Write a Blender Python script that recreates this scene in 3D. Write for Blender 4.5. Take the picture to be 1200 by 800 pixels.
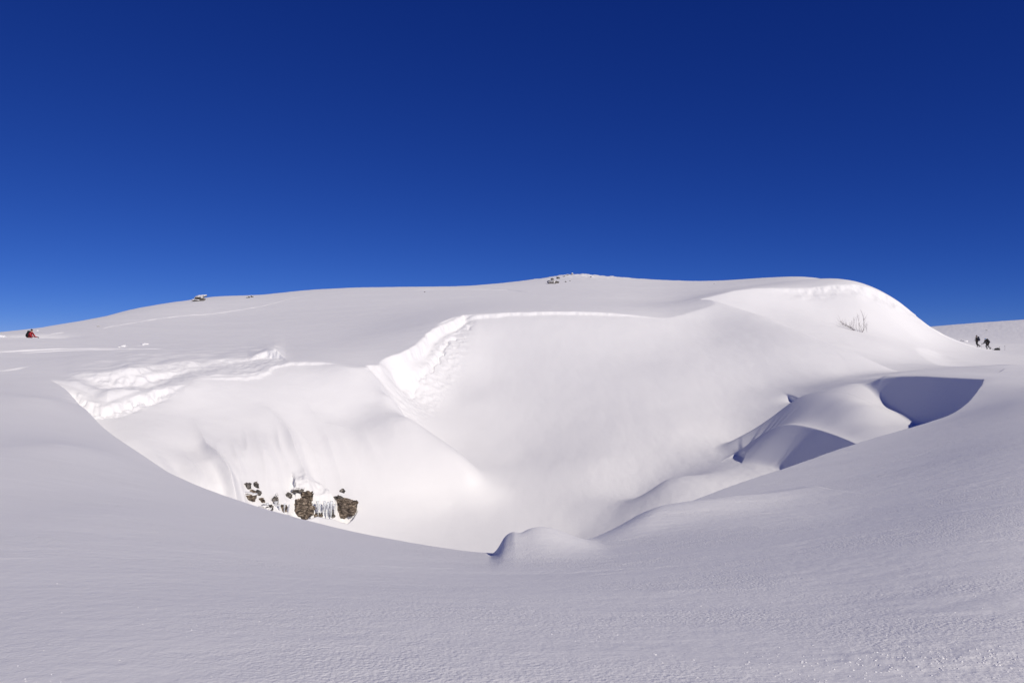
import bpy, bmesh, math, random
import numpy as np
from mathutils import Vector, Matrix, noise as mnoise

for o in list(bpy.data.objects):
    bpy.data.objects.remove(o)
SC = bpy.context.scene
COL = SC.collection
R = math.radians

# ------------------------------------------------------------------ camera
EYE = 1.65                       # eye height above the snow where the photographer stands
FPX = 900.0                      # focal length in pixels of the 1200 wide photograph
cam_data = bpy.data.cameras.new('camera')
cam_data.sensor_width = 36.0
cam_data.lens = 36.0 * FPX / 1200.0
cam_data.clip_start = 0.05
cam_data.clip_end = 20000
cam = bpy.data.objects.new('camera', cam_data)
cam.location = (0, 0, EYE)
cam.rotation_euler = (math.pi / 2, 0, 0)
COL.objects.link(cam)
SC.camera = cam

# ------------------------------------------------------------------ sky and sun
SUN_AZ, SUN_EL = 138.0, 35.0     # clockwise from the view direction, and above the horizon
world = bpy.data.worlds.new('World')
SC.world = world
world.use_nodes = True
wt = world.node_tree
bg = wt.nodes['Background']
sky = wt.nodes.new('ShaderNodeTexSky')
sky.sky_type = 'NISHITA'
sky.sun_disc = False
sky.sun_elevation = R(SUN_EL)
sky.sun_rotation = R(SUN_AZ)
sky.altitude = 8000
sky.air_density = 1.0
sky.dust_density = 0.0
sky.ozone_density = 6.0
sep = wt.nodes.new('ShaderNodeSeparateColor')
com = wt.nodes.new('ShaderNodeCombineColor')
wt.links.new(sky.outputs[0], sep.inputs[0])
for ch, (gain, gam) in enumerate(((0.0205, 1.44), (0.0322, 1.12), (0.1115, 0.75))):   # deep polarised mountain sky
    p = wt.nodes.new('ShaderNodeMath'); p.operation = 'POWER'; p.inputs[1].default_value = gam
    m = wt.nodes.new('ShaderNodeMath'); m.operation = 'MULTIPLY'; m.inputs[1].default_value = gain / 0.1
    wt.links.new(sep.outputs[ch], p.inputs[0])
    wt.links.new(p.outputs[0], m.inputs[0])
    wt.links.new(m.outputs[0], com.inputs[ch])
wt.links.new(com.outputs[0], bg.inputs[0])
bg.inputs[1].default_value = 0.1

sun_data = bpy.data.lights.new('sun', 'SUN')
sun_data.energy = 3.35
sun_data.angle = R(0.53)
sun_data.color = (1.0, 0.92, 0.80)
sun = bpy.data.objects.new('sun', sun_data)
COL.objects.link(sun)
sdir = Vector((math.sin(R(SUN_AZ)) * math.cos(R(SUN_EL)), math.cos(R(SUN_AZ)) * math.cos(R(SUN_EL)), math.sin(R(SUN_EL))))
sun.rotation_euler = (-sdir).to_track_quat('-Z', 'Y').to_euler()
sun.location = sdir * 200

SC.view_settings.view_transform = 'Standard'
SC.view_settings.look = 'None'
SC.view_settings.exposure = 0.0
SC.view_settings.gamma = 1.0
SC.view_settings.use_curve_mapping = False
SC.cycles.max_bounces = 8
SC.cycles.diffuse_bounces = 6
SC.cycles.use_denoising = True

# ------------------------------------------------------------------ terrain maths
def P3(px, py, Y):
    """a place on the snow, given as the direction it is seen in and its distance"""
    return ((px - 600.0) / FPX * Y, Y, (400.0 - py) / FPX * Y)

def tps_fit(pts, vals, lam=0.0):
    pts = np.asarray(pts, float); vals = np.asarray(vals, float)
    mu = pts.mean(0); sc = pts.std() + 1e-9
    p = (pts - mu) / sc
    n = len(p)
    d2 = ((p[:, None] - p[None]) ** 2).sum(-1)
    K = 0.5 * d2 * np.log(d2 + 1e-12) + lam * np.eye(n)
    Q = np.c_[np.ones(n), p]
    A = np.block([[K, Q], [Q.T, np.zeros((3, 3))]])
    w = np.linalg.solve(A + 1e-10 * np.eye(n + 3), np.r_[vals, 0, 0, 0])
    return p, w, mu, sc

def tps_eval(fit, a, b):
    p, w, mu, sc = fit
    sh = a.shape
    x = (a.ravel() - mu[0]) / sc; y = (b.ravel() - mu[1]) / sc
    n = len(p)
    out = w[n] + w[n + 1] * x + w[n + 2] * y
    for i in range(n):
        d2 = (x - p[i, 0]) ** 2 + (y - p[i, 1]) ** 2
        out += w[i] * 0.5 * d2 * np.log(d2 + 1e-12)
    return out.reshape(sh)

def smin(a, b, k):
    h = np.clip(0.5 + 0.5 * (b - a) / k, 0, 1)
    return b + (a - b) * h - k * h * (1 - h)

def smax(a, b, k):
    return -smin(-a, -b, k)

def sstep(e0, e1, x):
    t = np.clip((x - e0) / (e1 - e0), 0, 1)
    return t * t * (3 - 2 * t)

def dens(poly, n=4):
    """more points along a polyline of (px, py, Y), Catmull-Rom"""
    p = np.array(poly, float)
    q = np.vstack([2 * p[0] - p[1], p, 2 * p[-1] - p[-2]])
    out = []
    for i in range(1, len(q) - 2):
        for t in np.arange(n) / n:
            a, b, c, d = q[i - 1:i + 3]
            out.append(0.5 * ((2 * b) + (-a + c) * t + (2 * a - 5 * b + 4 * c - d) * t * t + (-a + 3 * b - 3 * c + d) * t ** 3))
    out.append(p[-1])
    return [tuple(v) for v in out]

_rng = np.random.RandomState(7)
_perm = np.r_[_rng.permutation(256), _rng.permutation(256)].astype(np.int64)
_perm = np.r_[_perm[:256], _perm[:256], _perm[:256]]
_grad = np.array([(math.cos(t), math.sin(t)) for t in np.arange(256) * 2.399963])
def gnoise(x, y):
    xi = np.floor(x).astype(np.int64); yi = np.floor(y).astype(np.int64)
    xf = x - xi; yf = y - yi
    u = xf ** 3 * (xf * (xf * 6 - 15) + 10); v = yf ** 3 * (yf * (yf * 6 - 15) + 10)
    def g(ix, iy, dx, dy):
        h = _perm[_perm[ix & 255] + (iy & 255)]
        gr = _grad[h]
        return gr[..., 0] * dx + gr[..., 1] * dy
    a = g(xi, yi, xf, yf); b = g(xi + 1, yi, xf - 1, yf)
    c = g(xi, yi + 1, xf, yf - 1); d = g(xi + 1, yi + 1, xf - 1, yf - 1)
    return (a + (b - a) * u) + ((c + (d - c) * u) - (a + (b - a) * u)) * v
def fbm(x, y, oct=4, gain=0.5):
    s = 0; a = 1.0
    for i in range(oct):
        s = s + a * gnoise(x + 17.3 * i, y - 9.1 * i); x = x * 2.03; y = y * 2.03; a *= gain
    return s

# near rim of the sinkhole: (px, py, depth)
RIM = [(-60, 430, 62), (20, 437, 54), (70, 449, 47), (97, 476, 40), (130, 505, 32), (200, 552, 24), (300, 592, 18.5),
       (400, 619, 15.3), (500, 638, 13.2), (590, 648, 12.2), (640, 642, 12.4), (690, 632, 13.4), (760, 606, 15.5), (850, 571, 20),
       (910, 551, 23), (1000, 520, 27.5), (1060, 503, 30), (1110, 487, 33), (1132, 473, 35.5), (1143, 461, 37.5), (1156, 446, 39), (1200, 441, 43)]
# far lips
LIP_LEFT = [(70, 448, 47.5), (98, 460, 46.8), (112, 470, 46.0), (128, 473, 45.9), (150, 464, 47.2), (190, 449, 49.5), (240, 440, 52), (300, 440, 54), (330, 425, 56.5), (380, 424, 57.5), (430, 430, 58)]
LIP_STEP = [(430, 430, 58), (445, 428, 60.5), (470, 413, 65), (490, 402, 69), (498, 392, 71.5), (510, 383, 74), (540, 370, 80)]
LIP_BACK = [(540, 370, 80), (600, 366, 82), (680, 365, 84), (740, 368, 86), (785, 373, 88)]
LIP_RIGHT = [(828, 348, 100), (860, 340, 102.5), (900, 337, 105), (950, 338, 107.5), (975, 334, 109), (1000, 331.5, 110.5), (1030, 340, 112), (1055, 353, 113.5), (1075, 372, 115), (1096, 391, 117)]

# ---- U: everything outside the sinkhole (fitted in angle and log distance)
UP = []
def U(px, py, Y): UP.append(P3(px, py, Y))
def UZ(deg, r, z): UP.append((r * math.sin(R(deg)), r * math.cos(R(deg)), z))
for px in (0, 200, 400, 600, 800, 1000, 1200):
    s = (px - 600) / 600.0
    U(px, 800, 3.75 + 0.0 * s)
U(0, 700, 5.9); U(200, 700, 5.95); U(400, 700, 6.2); U(600, 700, 6.5); U(800, 700, 6.5); U(1000, 700, 6.1); U(1200, 700, 5.6)
U(0, 600, 11.5); U(120, 600, 12); U(0, 520, 22); U(80, 520, 22.5); U(0, 470, 36); U(50, 465, 38)
U(0, 440, 51); U(1000, 600, 13.0); U(1200, 600, 9.6); U(1200, 520, 18); U(1100, 530, 20.5); U(1200, 470, 30); U(1180, 440, 46); U(1150, 440.5, 42); U(1100, 438, 46); U(1050, 438, 52); U(1000, 560, 18.5); U(850, 610, 13.5)
for a in RIM[2:]: U(*a)
for a in LIP_LEFT[5:]: U(*a)
for a in LIP_STEP: U(a[0], a[1], a[2])
for a in LIP_BACK: U(*a)
for a in LIP_RIGHT[:-1]: U(*a)
# plateau, hill
U(100, 420, 58); U(0, 415, 63); U(35, 399, 72); U(130, 400, 74); U(250, 400, 76); U(250, 370, 110); U(400, 395, 78); U(400, 365, 105); U(500, 355, 112)
U(640, 345, 125); U(720, 345, 125); U(800, 352, 112); U(780, 340, 140); U(900, 334, 130)
SKYL = [(-200, 396, 85), (-80, 393, 85), (0, 390, 86), (50, 384, 95), (100, 374.5, 110), (150, 363.5, 130), (200, 355, 142), (228, 351.5, 148), (250, 347, 152), (300, 347, 158), (350, 341, 165),
        (400, 338, 170), (450, 337, 175), (500, 337.5, 180), (550, 336.5, 185), (600, 331, 192), (640, 326, 197), (670, 321, 200), (700, 323.5, 196), (750, 327, 190),
        (800, 329.5, 184), (850, 330, 178), (900, 330, 172), (940, 330.5, 165), (985, 332, 150)]
for i, a in enumerate(SKYL):
    U(*a)
    x, y, z = P3(*a)
    UP.append((x * 1.3, y * 1.3, z + 0.2 * (z / y) * y * 0.3 - 1.0))
    UP.append((x * 2.2, y * 2.2, z - 9))
# beyond the right lip the hill drops away to the pass
U(1020, 352, 135); U(1060, 380, 140); U(1090, 398, 135); U(1030, 375, 170); U(1060, 396, 190)
# pass with the two walkers, and the far ridge behind
U(1100, 418, 100); U(1125, 414, 100); U(1145, 408.5, 108); U(1160, 410, 108); U(1200, 413, 105); U(1300, 412, 100); U(1140, 400, 170); U(1200, 402, 170); U(1200, 395, 260); U(1120, 394, 280)
U(1150, 425, 75); U(1200, 428, 70); U(1100, 428, 85)
U(1060, 387, 430); U(1100, 384, 430); U(1150, 383, 440); U(1200, 379, 450); U(1280, 374, 450); U(1000, 392, 430)
U(1100, 389, 900); U(1200, 388, 900)
for d in (-150, -110, -75, -50, 50, 75, 110, 150, 180):
    UZ(d, 3, -1.65); UZ(d, 12, -2.2 if abs(d) < 80 else -1.4); UZ(d, 45, -2.0 if abs(d) < 120 else 0.0); UZ(d, 150, 0.0); UZ(d, 600, -15); UZ(d, 4000, -140)
for d in (-30, -10, 10, 30):
    UZ(d, 1.0, -1.63); UZ(d, 2.2, -1.62); UZ(d, 900, -40 if d < 25 else -20); UZ(d, 4000, -150)
UP = np.array(UP)
fitU = tps_fit(np.c_[np.arctan2(UP[:, 0], UP[:, 1]) * 1.6, np.log(np.hypot(UP[:, 0], UP[:, 1]))], UP[:, 2], 2e-4)

# ---- A: left wall and its buttress;  B: back bowl and pit floor;  E: bowl with the bush;  D: scooped hollow on the right
def fit_xy(lst, lam=1e-4):
    a = np.array(lst)
    return tps_fit(a[:, :2], a[:, 2], lam)
A_ = [P3(*a) for a in LIP_LEFT]
A_ += [P3(*a) for a in [(150, 520, 41.5), (175, 500, 44.2), (220, 480, 48), (220, 530, 43), (250, 570, 40), (300, 600, 40.5), (300, 540, 44.5), (300, 490, 49), (350, 605, 42), (350, 540, 46.5), (350, 480, 51.5),
                        (400, 618, 42.5), (400, 560, 46.5), (400, 490, 52), (450, 628, 43), (450, 560, 47.2), (400, 525, 48.8), (440, 470, 54.0), (430, 490, 52.0), (500, 635, 43.5), (500, 590, 46.5),
                        (457, 465, 54.8), (480, 490, 51.9), (500, 511, 50.2), (522, 532, 49.0), (547, 556, 48.2), (530, 600, 46.6), (550, 640, 43.6)]]
A_ += [(-7.2, 66, -6.0), (-5.6, 59, -7.6), (-8.0, 56.6, -5.7), (-9.4, 59.5, -4.2), (-8.6, 62, -5.0), (-6.1, 54.2, -7.2), (-3.6, 54, -8.6), (-1.0, 53, -10.4), (-8, 74, -3.5), (2, 62, -13), (6, 48, -14), (-3, 34, -14), (-12, 30, -13), (-22, 32, -11), (6, 75, -14), (-28, 40, -8), (-34, 52, -1.5), (-30, 62, 0.5), (-20, 68, 1.5)]
A_ += [(-1.0, 47, -10.75), (0.3, 44.5, -11.5), (-.4, 50, -10.3)]
fitA = fit_xy(A_)
B_ = [P3(*a) for a in LIP_STEP[1:]] + [P3(*a) for a in LIP_BACK]
B_ += [P3(*a) for a in [(470, 450, 63), (490, 480, 60), (520, 520, 56), (560, 555, 51.2), (600, 600, 46.3), (560, 640, 42.5), (620, 640, 42), (680, 625, 43), (520, 440, 67), (560, 400, 74.5), (560, 470, 63.5),
                        (600, 540, 54), (620, 480, 62), (650, 420, 72), (700, 590, 46), (700, 540, 52), (700, 480, 61), (740, 420, 73), (780, 562, 45.2), (838, 550, 46.8), (812, 558, 46.4), (760, 580, 46.3), (800, 500, 57), (800, 440, 68), (820, 395, 82),
                        (852, 538, 49.4), (875, 515, 55), (860, 480, 60.5), (900, 450, 66.5), (900, 410, 76), (950, 430, 71), (830, 375, 89), (1000, 438, 70), (975, 449, 60), (930, 471, 59), (905, 482, 58.5), (1050, 441.6, 58), (1050, 442, 52), (1000, 448.5, 57), (960, 457.5, 59), (1100, 439, 54), (1100, 437, 64), (1150, 441, 50), (1140, 437.5, 60)]]
SPUR = [(835, 352, 97), (870, 363, 94), (905, 374, 90), (960, 397, 83), (1005, 415, 77), (1055, 441, 68)]
B_ += [P3(*a) for a in SPUR]
for a in SPUR[:-1]:
    x, y, z = P3(*a)
    B_.append((x + 3.5, y + 4.5, z - 2.2)); B_.append((x + 9, y + 10, z - 7))
B_ += [P3(480, 368, 82), P3(430, 396, 70), P3(400, 408, 63), P3(520, 352, 92), P3(440, 375, 90)]
B_ += [(0, 30, -12.5), (8, 30, -12), (-10, 38, -13), (16, 36, -10), (-18, 45, -14), (-20, 60, -13), (-16, 72, -7)]
CREST = [(1172, 443, 38.5), (1155, 442, 40), (1100, 440, 44), (1050, 442, 48), (1000, 449, 51), (960, 458, 52.5), (935, 466, 53), (915, 482, 52.5), (895, 500, 51.7), (865, 528, 50.7), (830, 545, 49)]
H_ = [P3(*a) for a in dens(CREST[4:10], 2)] + [P3(*a) for a in [(980, 485, 44.2), (955, 478, 47.8), (925, 485, 49.4), (905, 497, 49.2), (1005, 498, 41.2), (1012, 474, 45.2), (990, 468, 47.2), (1010, 524, 38), (1000, 519, 39), (985, 512, 41), (955, 502, 44), (925, 497, 46.5), (905, 501, 48)]]
H_ += [(15, 43, -5.3), (15, 40, -5.6), (14.2, 46, -6.0), (12.4, 47.5, -8.3), (11, 45, -10), (9, 48, -12.5), (9.5, 40, -11), (16.5, 36, -5.6)]
H_ += [(22.2, 40, -4.7), (22.2, 44, -4.25), (22.0, 46.5, -3.85), (23.2, 48.5, -3.35), (23.7, 51, -2.8), (24, 46, -4.2), (25, 43, -4.6), (22, 36, -5.4), (18.5, 35, -5.6), (20.5, 42, -4.5)]
for px, py, Y, q in [(*c, w) for c, w in zip(CREST[6:10], (1, .8, .55, .4))]:               # it rolls over into the pit
    x, y, z = P3(px, py, Y); H_.append((x - 1.3, y + 1.6, z - 1.7 * q)); H_.append((x - 3, y + 4, z - 4.5 * q))
H_ += [(8, 52, -12), (4, 42, -14), (20, 57, -6.5), (24, 57, -5.5), (0, 30, -14)]
fitH = fit_xy(H_, 1e-3)
SUBC = [(1030, 532, 35), (1010, 523, 38), (985, 512, 41), (955, 502, 44), (925, 497, 46.5), (905, 502, 48), (885, 514, 49.3), (865, 529, 50.0), (852, 540, 49.4)]
B_ += [(1.5, 16, -10), (5, 20, -11), (9, 25, -11), (3, 24, -13), (-4, 22, -13)]
fitB = fit_xy(B_)
E_ = [P3(*a) for a in LIP_RIGHT] + [P3(*a) for a in
      [(870, 355, 99), (900, 358, 100), (950, 362, 101.5), (1000, 385, 98), (1010, 360, 104), (1050, 395, 99.5), (1050, 375, 107), (1085, 400, 106), (1000, 405, 88), (1060, 418, 90), (1030, 400, 94), (940, 380, 94),
       (1100, 416, 97), (1100, 428, 83), (1070, 437, 74), (1130, 412.5, 104), (1130, 432, 72), (1155, 442, 55), (1180, 438, 47), (1200, 425, 72), (1200, 413, 104), (1155, 409, 109), (1130, 401, 150), (1200, 402, 165)]]
E_ += [P3(1050, 437, 70.5), P3(1055, 432, 78), P3(1060, 425, 85), P3(1100, 433, 74), (30, 62, -2.8), (35, 56, -2.3), (28, 50, -2.35), (20, 72, -6), (24, 82, -3.5), (21, 92, -0.2), (18, 62, -9), (10, 50, -14), (5, 62, -14), (5, 75, -9), (10, 88, -3), (0, 45, -16), (-5, 30, -18), (-20, 50, -18), (-10, 80, -10)]
fitE = fit_xy(E_, 1.5e-3)

rim = np.array(dens(RIM, 6))
lipx = np.arange(-80, 1230, 2.0)
rimY = np.interp(lipx, rim[:, 0], rim[:, 2]); rimPy = np.interp(lipx, rim[:, 0], rim[:, 1])

def poly_sd(x, y, poly):
    """signed distance to a polyline (left of travel positive), and parameter along it"""
    best = np.full(x.shape, 1e9); sgn = np.zeros(x.shape); par = np.zeros(x.shape); acc = 0.0
    for (x0, y0), (x1, y1) in zip(poly[:-1], poly[1:]):
        dx, dy = x1 - x0, y1 - y0; L2 = dx * dx + dy * dy; L = math.sqrt(L2)
        t = np.clip(((x - x0) * dx + (y - y0) * dy) / L2, 0, 1)
        d = np.hypot(x - x0 - t * dx, y - y0 - t * dy)
        s = dx * (y - y0) - dy * (x - x0)
        m = d < best
        best = np.where(m, d, best); sgn = np.where(m, np.sign(s), sgn); par = np.where(m, acc + t * L, par); acc += L
    return best * sgn, par

def coarse_fields(X, Y):
    r = np.hypot(X, Y) + 1e-6
    th = np.arctan2(X, Y)
    u = tps_eval(fitU, th * 1.6, np.log(r))
    u = -1.63 + (u + 1.63) * sstep(1.2, 2.8, r)
    return u, tps_eval(fitA, X, Y), tps_eval(fitB, X, Y), tps_eval(fitE, X, Y), tps_eval(fitH, X, Y)

def zrim_at(px):
    return np.interp(px, lipx, rimY), np.interp(px, lipx, (400 - rimPy) / FPX * rimY)

crest_w = [P3(*a) for a in dens(CREST, 4)]
crest_xy = [(a[0], a[1]) for a in crest_w]
crest_len = np.r_[0, np.cumsum([math.dist(a, b) for a, b in zip(crest_xy[:-1], crest_xy[1:])])]
crest_z = np.array([a[2] for a in crest_w])
_ca = np.array(crest_xy)
_cb = tps_eval(fitB, _ca[:, 0], _ca[:, 1]); _ce = tps_eval(fitE, _ca[:, 0], _ca[:, 1])
crest_fix = crest_z - smax(_cb, _ce, 0.5)

def along(poly, Xs, Ys, n=3):
    return poly_sd(Xs, Ys, [P3(*a)[:2] for a in dens(poly, n)])

SHELF = [(60, 447, 50.5), (110, 441, 50), (150, 437, 50.8), (190, 434, 53), (230, 429, 55), (270, 422, 57), (300, 418, 58.5), (318, 417, 59), (327, 420, 58.5), (336, 425, 57.4)]
TRACKS = [([(-20, 411, 64), (30, 410, 65), (70, 407.5, 66), (120, 409, 65.5), (200, 412, 65)], .26, .10), ([(10, 412.5, 63.2), (70, 409.5, 64.6), (110, 410.5, 64.4), (150, 411.5, 64.2)], .2, .07), ([(-20, 441, 52), (15, 436, 53.5), (42, 430, 55.5)], .3, .08),
          ([(52, 394, 80), (62, 393, 81), (82, 391, 84)], .25, .09), ([(120, 386, 88), (150, 378, 96), (210, 371, 108), (250, 367, 112), (310, 361, 120), (365, 353, 136), (430, 350, 140), (445, 348, 142)], .30, .07),
          ([(480, 347, 142), (520, 347, 144), (560, 348, 140), (605, 349, 136)], .5, .16), ([(545, 345, 150), (575, 347, 144), (620, 352, 130)], .4, .10)]

def detail_u(X, Y, u):
    """broken steps, tracks and drifts of the open snow"""
    u = u.copy(); PX = 600 + FPX * X / np.maximum(Y, .3)
    # shelf where the left cornice has slumped
    m = (X > -40) & (X < -8) & (Y > 40) & (Y < 90)
    x, y = X[m], Y[m]
    d, par = along(SHELF, x, y)
    px = PX[m]
    d = d + 0.55 * fbm(x * .55, y * .55, 3) + 0.15 * fbm(x * 2.1 + 5, y * 2.1, 2)
    ends = sstep(66, 92, px) * (1 - sstep(326, 345, px))
    step = np.interp(px, [70, 130, 150, 230, 290, 312, 322, 335], [.08, .22, .42, .30, .25, .5, .6, .1]) * (1 + .8 * fbm(x * .4 + 3, y * .4, 2))
    u[m] += ends * step * sstep(-.1, np.interp(px, [100, 150, 200, 300, 320], [.9, .5, 1.4, .8, .25]), d) * np.exp(-np.clip(d, 0, 60) / 9) + ends * (d < 0) * .10 * fbm(x * .9, y * .9 + 3, 3) - sstep(84, 125, px) * (1 - sstep(165, 260, px)) * .50 * sstep(.1, -.7, d) * (1 - sstep(-1.2, -5.0, d)) * (1 + .5 * fbm(x * .6, y * .6 + 8, 2))
    # ski tracks
    for poly, w, dep in TRACKS:
        q = np.array(poly); x0, x1 = [f([(a - 600) / FPX * c for a, b, c in poly]) for f in (min, max)]
        m = (X > x0 - 2) & (X < x1 + 2) & (Y > q[:, 2].min() - 3) & (Y < q[:, 2].max() + 3)
        x, y = X[m], Y[m]
        d, par = along(poly, x, y)
        L = par.max()
        a = sstep(0, 2, par) * (1 - sstep(L - 2, L, par)) * (0.55 + 0.9 * np.clip(fbm(par * .22, par * 0 + 3, 3) + .35, 0, 1))
        u[m] += a * dep * (-np.exp(-(d / w * 1.6) ** 2) + .75 * np.exp(-((d - w * 1.3) / w * 1.7) ** 2))
    m = (X > -62) & (X < -34) & (Y > 66) & (Y < 90)
    x, y = X[m], Y[m]
    u[m] -= .95 * np.exp(-((x + 48.4) / 3.2) ** 2 - ((y - 78.0) / 1.9) ** 2)
    u[m] += .10 * np.exp(-((x + 49) / 3) ** 2 - ((y - 74.6) / 1.2) ** 2) * (1 + fbm(x * 1.5, y * 1.5, 2))
    # chunks and rough places on the far slopes
    m = (Y > 18) & (Y < 420)
    x, y = X[m], Y[m]
    amp = np.interp(y, [18, 40, 90, 420], [0.012, .03, .07, .25])
    u[m] += amp * (fbm(x * .06 + y * .05, y * .16, 4) + .35 * fbm(x * .5, y * 1.1, 3))
    m = (Y > 120) & (Y < 240)
    x, y = X[m], Y[m]
    rough = np.exp(-((PX[m] - 690) / 60) ** 2) * sstep(160, 185, y)
    u[m] += rough * (.5 * np.clip(fbm(x * .35, y * .35, 4), -.1, 1))
    # wind ripples and crust close by
    m = (Y > 1.5) & (Y < 30) & (np.abs(X) < 25)
    x, y = X[m], Y[m]
    u[m] += .008 * fbm(x * .35 + y * .5, y * 1.1 - x * .1, 3) + .022 * fbm(x * .16, y * .2, 2)
    r = sstep(.0, .5, fbm(x * .5 + 9, y * .9, 2) + .35 * sstep(0, 3, x) - .1)
    u[m] += r * .008 * fbm(x * 1.8, y * 4.5, 3)
    c = np.exp(-((x - 2.35) / .7) ** 2 - ((y - 4.15) / .30) ** 2)
    u[m] += c * .018 * np.clip(fbm(x * 4, y * 9, 4), -1, 1)
    return u

def detail_rim(X, Y, u):
    u = u.copy()
    # small drift curling up on the near rim, and the drift beside it
    m = (np.abs(X - 1) < 6) & (Y > 9) & (Y < 20)
    x, y = X[m], Y[m]
    yy = y - 12.55 - .12 * x
    edge = -.20 + .16 * np.clip(yy + .25, -.3, .6)
    prof = .40 * sstep(edge - .10, edge + .30, x) * (1 - sstep(.30, 1.5, x)) + .05 * np.exp(-((x - edge - .12) / .08) ** 2)
    prof = prof * np.exp(-(yy / np.where(yy < 0, 1.5, .55)) ** 2)
    prof = prof - .05 * np.exp(-((x - .12) / .10) ** 2 - ((yy + .45) / .2) ** 2)
    u[m] += prof
    xx = x - 1.35 - (y - 13.4) * .38
    q = y - 14.4 - xx * .75
    u[m] += .24 * sstep(-.15, 1.0, xx) * (1 - .9 * sstep(1.0, 4.5, xx)) * np.exp(-(q / np.where(q < 0, 1.7, .8)) ** 2)
    return u

BANK_PX = [(326, 597), (334, 604), (345, 609), (356, 611), (366, 609.5), (377, 607), (389, 607.5), (399, 611.5), (407, 614), (414, 608), (420, 597)]
BANK = None
def detail_a(X, Y, a):
    a = a.copy(); PX = 600 + FPX * X / np.maximum(Y, .3)
    m = (X > -34) & (X < -2) & (Y > 32) & (Y < 62)
    x, y = X[m], Y[m]; px = PX[m]
    d, par = along(LIP_LEFT, x, y); d = -d                    # metres below the lip
    lump = fbm(x * 1.3, y * 1.3, 3)
    w = sstep(76, 100, px) * (1 - sstep(180, 225, px))
    a[m] -= w * .50 * sstep(0.0, .40, d + .35 * lump - .2) * np.exp(-np.clip(d - .5, 0, 60) / 1.6)
    a[m] += w * .45 * np.exp(-((d - .6) / .45) ** 2) * np.clip(fbm(x * 1.5 + 7, y * 1.5, 3), -.35, 1)
    w2 = sstep(225, 250, px) * (1 - sstep(425, 440, px))
    a[m] -= w2 * .16 * sstep(0, .3, d + .2 * lump) * np.exp(-np.clip(d, 0, 60) / 1.5)
    # runnels that swept down the wall above the rocks
    sx = x * .835 + y * .55 + 1.0 * fbm(x * .12, y * .12, 2); down = x * .55 - y * .835
    k = sstep(3.0, 9.0, d)
    g1 = 1 - np.abs(fbm(sx * .21 + 2.35, down * .035, 2)) * 2.4
    g2 = 1 - np.abs(fbm(sx * .62 + 8, down * .07, 2)) * 2.2
    zone = np.exp(-((px - 285) / 95) ** 2)
    k = k * (1 - .7 * sstep(10, 14, d))
    a[m] += k * zone * (.80 * g1 * np.abs(g1) + .36 * np.clip(g2, -.6, 1) * sstep(5, 9, d))
    a[m] += .02 * fbm(x * .8, y * .8, 3)
    # the hollowed foot of the rock band, behind a bank of snow
    if BANK is not None:
        db, pb = poly_sd(x, y, BANK)
        L = pb.max()
        e = sstep(0, .4, pb) * (1 - sstep(L - .4, L, pb))
        a[m] -= e * .9 * sstep(0, .12, db) * (1 - sstep(.7, 1.5, db))
        a[m] += e * .5 * sstep(.9, 1.6, db) * (1 - sstep(1.8, 3.2, db)) * (.8 + .8 * fbm(x * 1.2, y * 1.2, 3))
    return a

def detail_b(X, Y, b):
    b = b.copy(); PX = 600 + FPX * X / np.maximum(Y, .3)
    m = (X > -14) & (X < 32) & (Y > 40) & (Y < 100)
    x, y = X[m], Y[m]; px = PX[m]
    d, par = along(LIP_STEP, x, y); d = -d
    f = 1 - sstep(536, 560, px)
    L = par.max()
    lump = fbm(x * .8, y * .8, 3)
    w = f * (.35 + .65 * sstep(2, 11, par)) * sstep(-.5, 1.5, par) * (d > -3)
    b[m] -= w * (.78 * sstep(.0, .5, d + .3 * lump) * np.exp(-np.clip(d - .7, 0, 60) / 1.7) - .35 * np.exp(-((d - 1.3) / .4) ** 2) * np.clip(.3 + lump, 0, 1))
    b[m] -= w * .3 * np.exp(-((d - 1.7 - .5 * lump) / .16) ** 2) * sstep(.0, .25, fbm(x * .5 + 2, y * .5, 2) + .18)
    b[m] += f * .16 * np.exp(-((d - 2.6) / 1.2) ** 2) * np.clip(fbm(x * 1.6, y * 1.6, 3), -.2, 1)
    d2, _ = along(LIP_BACK, x, y); d2 = -d2
    w = sstep(535, 555, px) * (1 - sstep(690, 790, px))
    b[m] -= w * .3 * sstep(0, .5, d2 + .3 * lump) * np.exp(-np.clip(d2, 0, 60) / 3)
    b[m] += .05 * fbm(x * .16, y * .10, 3) + .02 * fbm(x * .7, y * .35, 3)
    m2 = sstep(0, 1, (px - 640) / 100) * sstep(-.5, .5, -(y - 56) / 8)
    b[m] += m2 * .012 * fbm(x * 1.6, y * 1.0, 3)
    # little scoop beside the hollow
    qx, qy = P3(930, 469, 60.2)[:2]
    dx, dy = x - qx, y - qy
    b[m] -= .45 * np.exp(-np.clip(-dx, 0, 9) / .75) * sstep(.12, -.08, dx) * np.exp(-(dy / 1.1) ** 2)
    return b

def detail_e(X, Y, e):
    e = e.copy(); PX = 600 + FPX * X / np.maximum(Y, .3)
    m = (X > 15) & (X < 75) & (Y > 80) & (Y < 130)
    x, y = X[m], Y[m]; px = PX[m]
    d, par = along(LIP_RIGHT, x, y); d = -d
    lump = fbm(x * .7, y * .7, 3)
    w = sstep(880, 960, px)
    w = w * (.35 + .45 * sstep(985, 1030, px))
    e[m] -= w * .7 * sstep(0, 1.0, d + .8 * lump - .1) * np.exp(-np.clip(d - .6, 0, 60) / 3)
    e[m] += w * .6 * np.exp(-((d - 1.6) / 1.1) ** 2) * np.clip(fbm(x * .5 + 4, y * .5, 3), -.3, 1)
    e[m] += .04 * fbm(x * .3, y * .3, 3)
    return e

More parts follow.
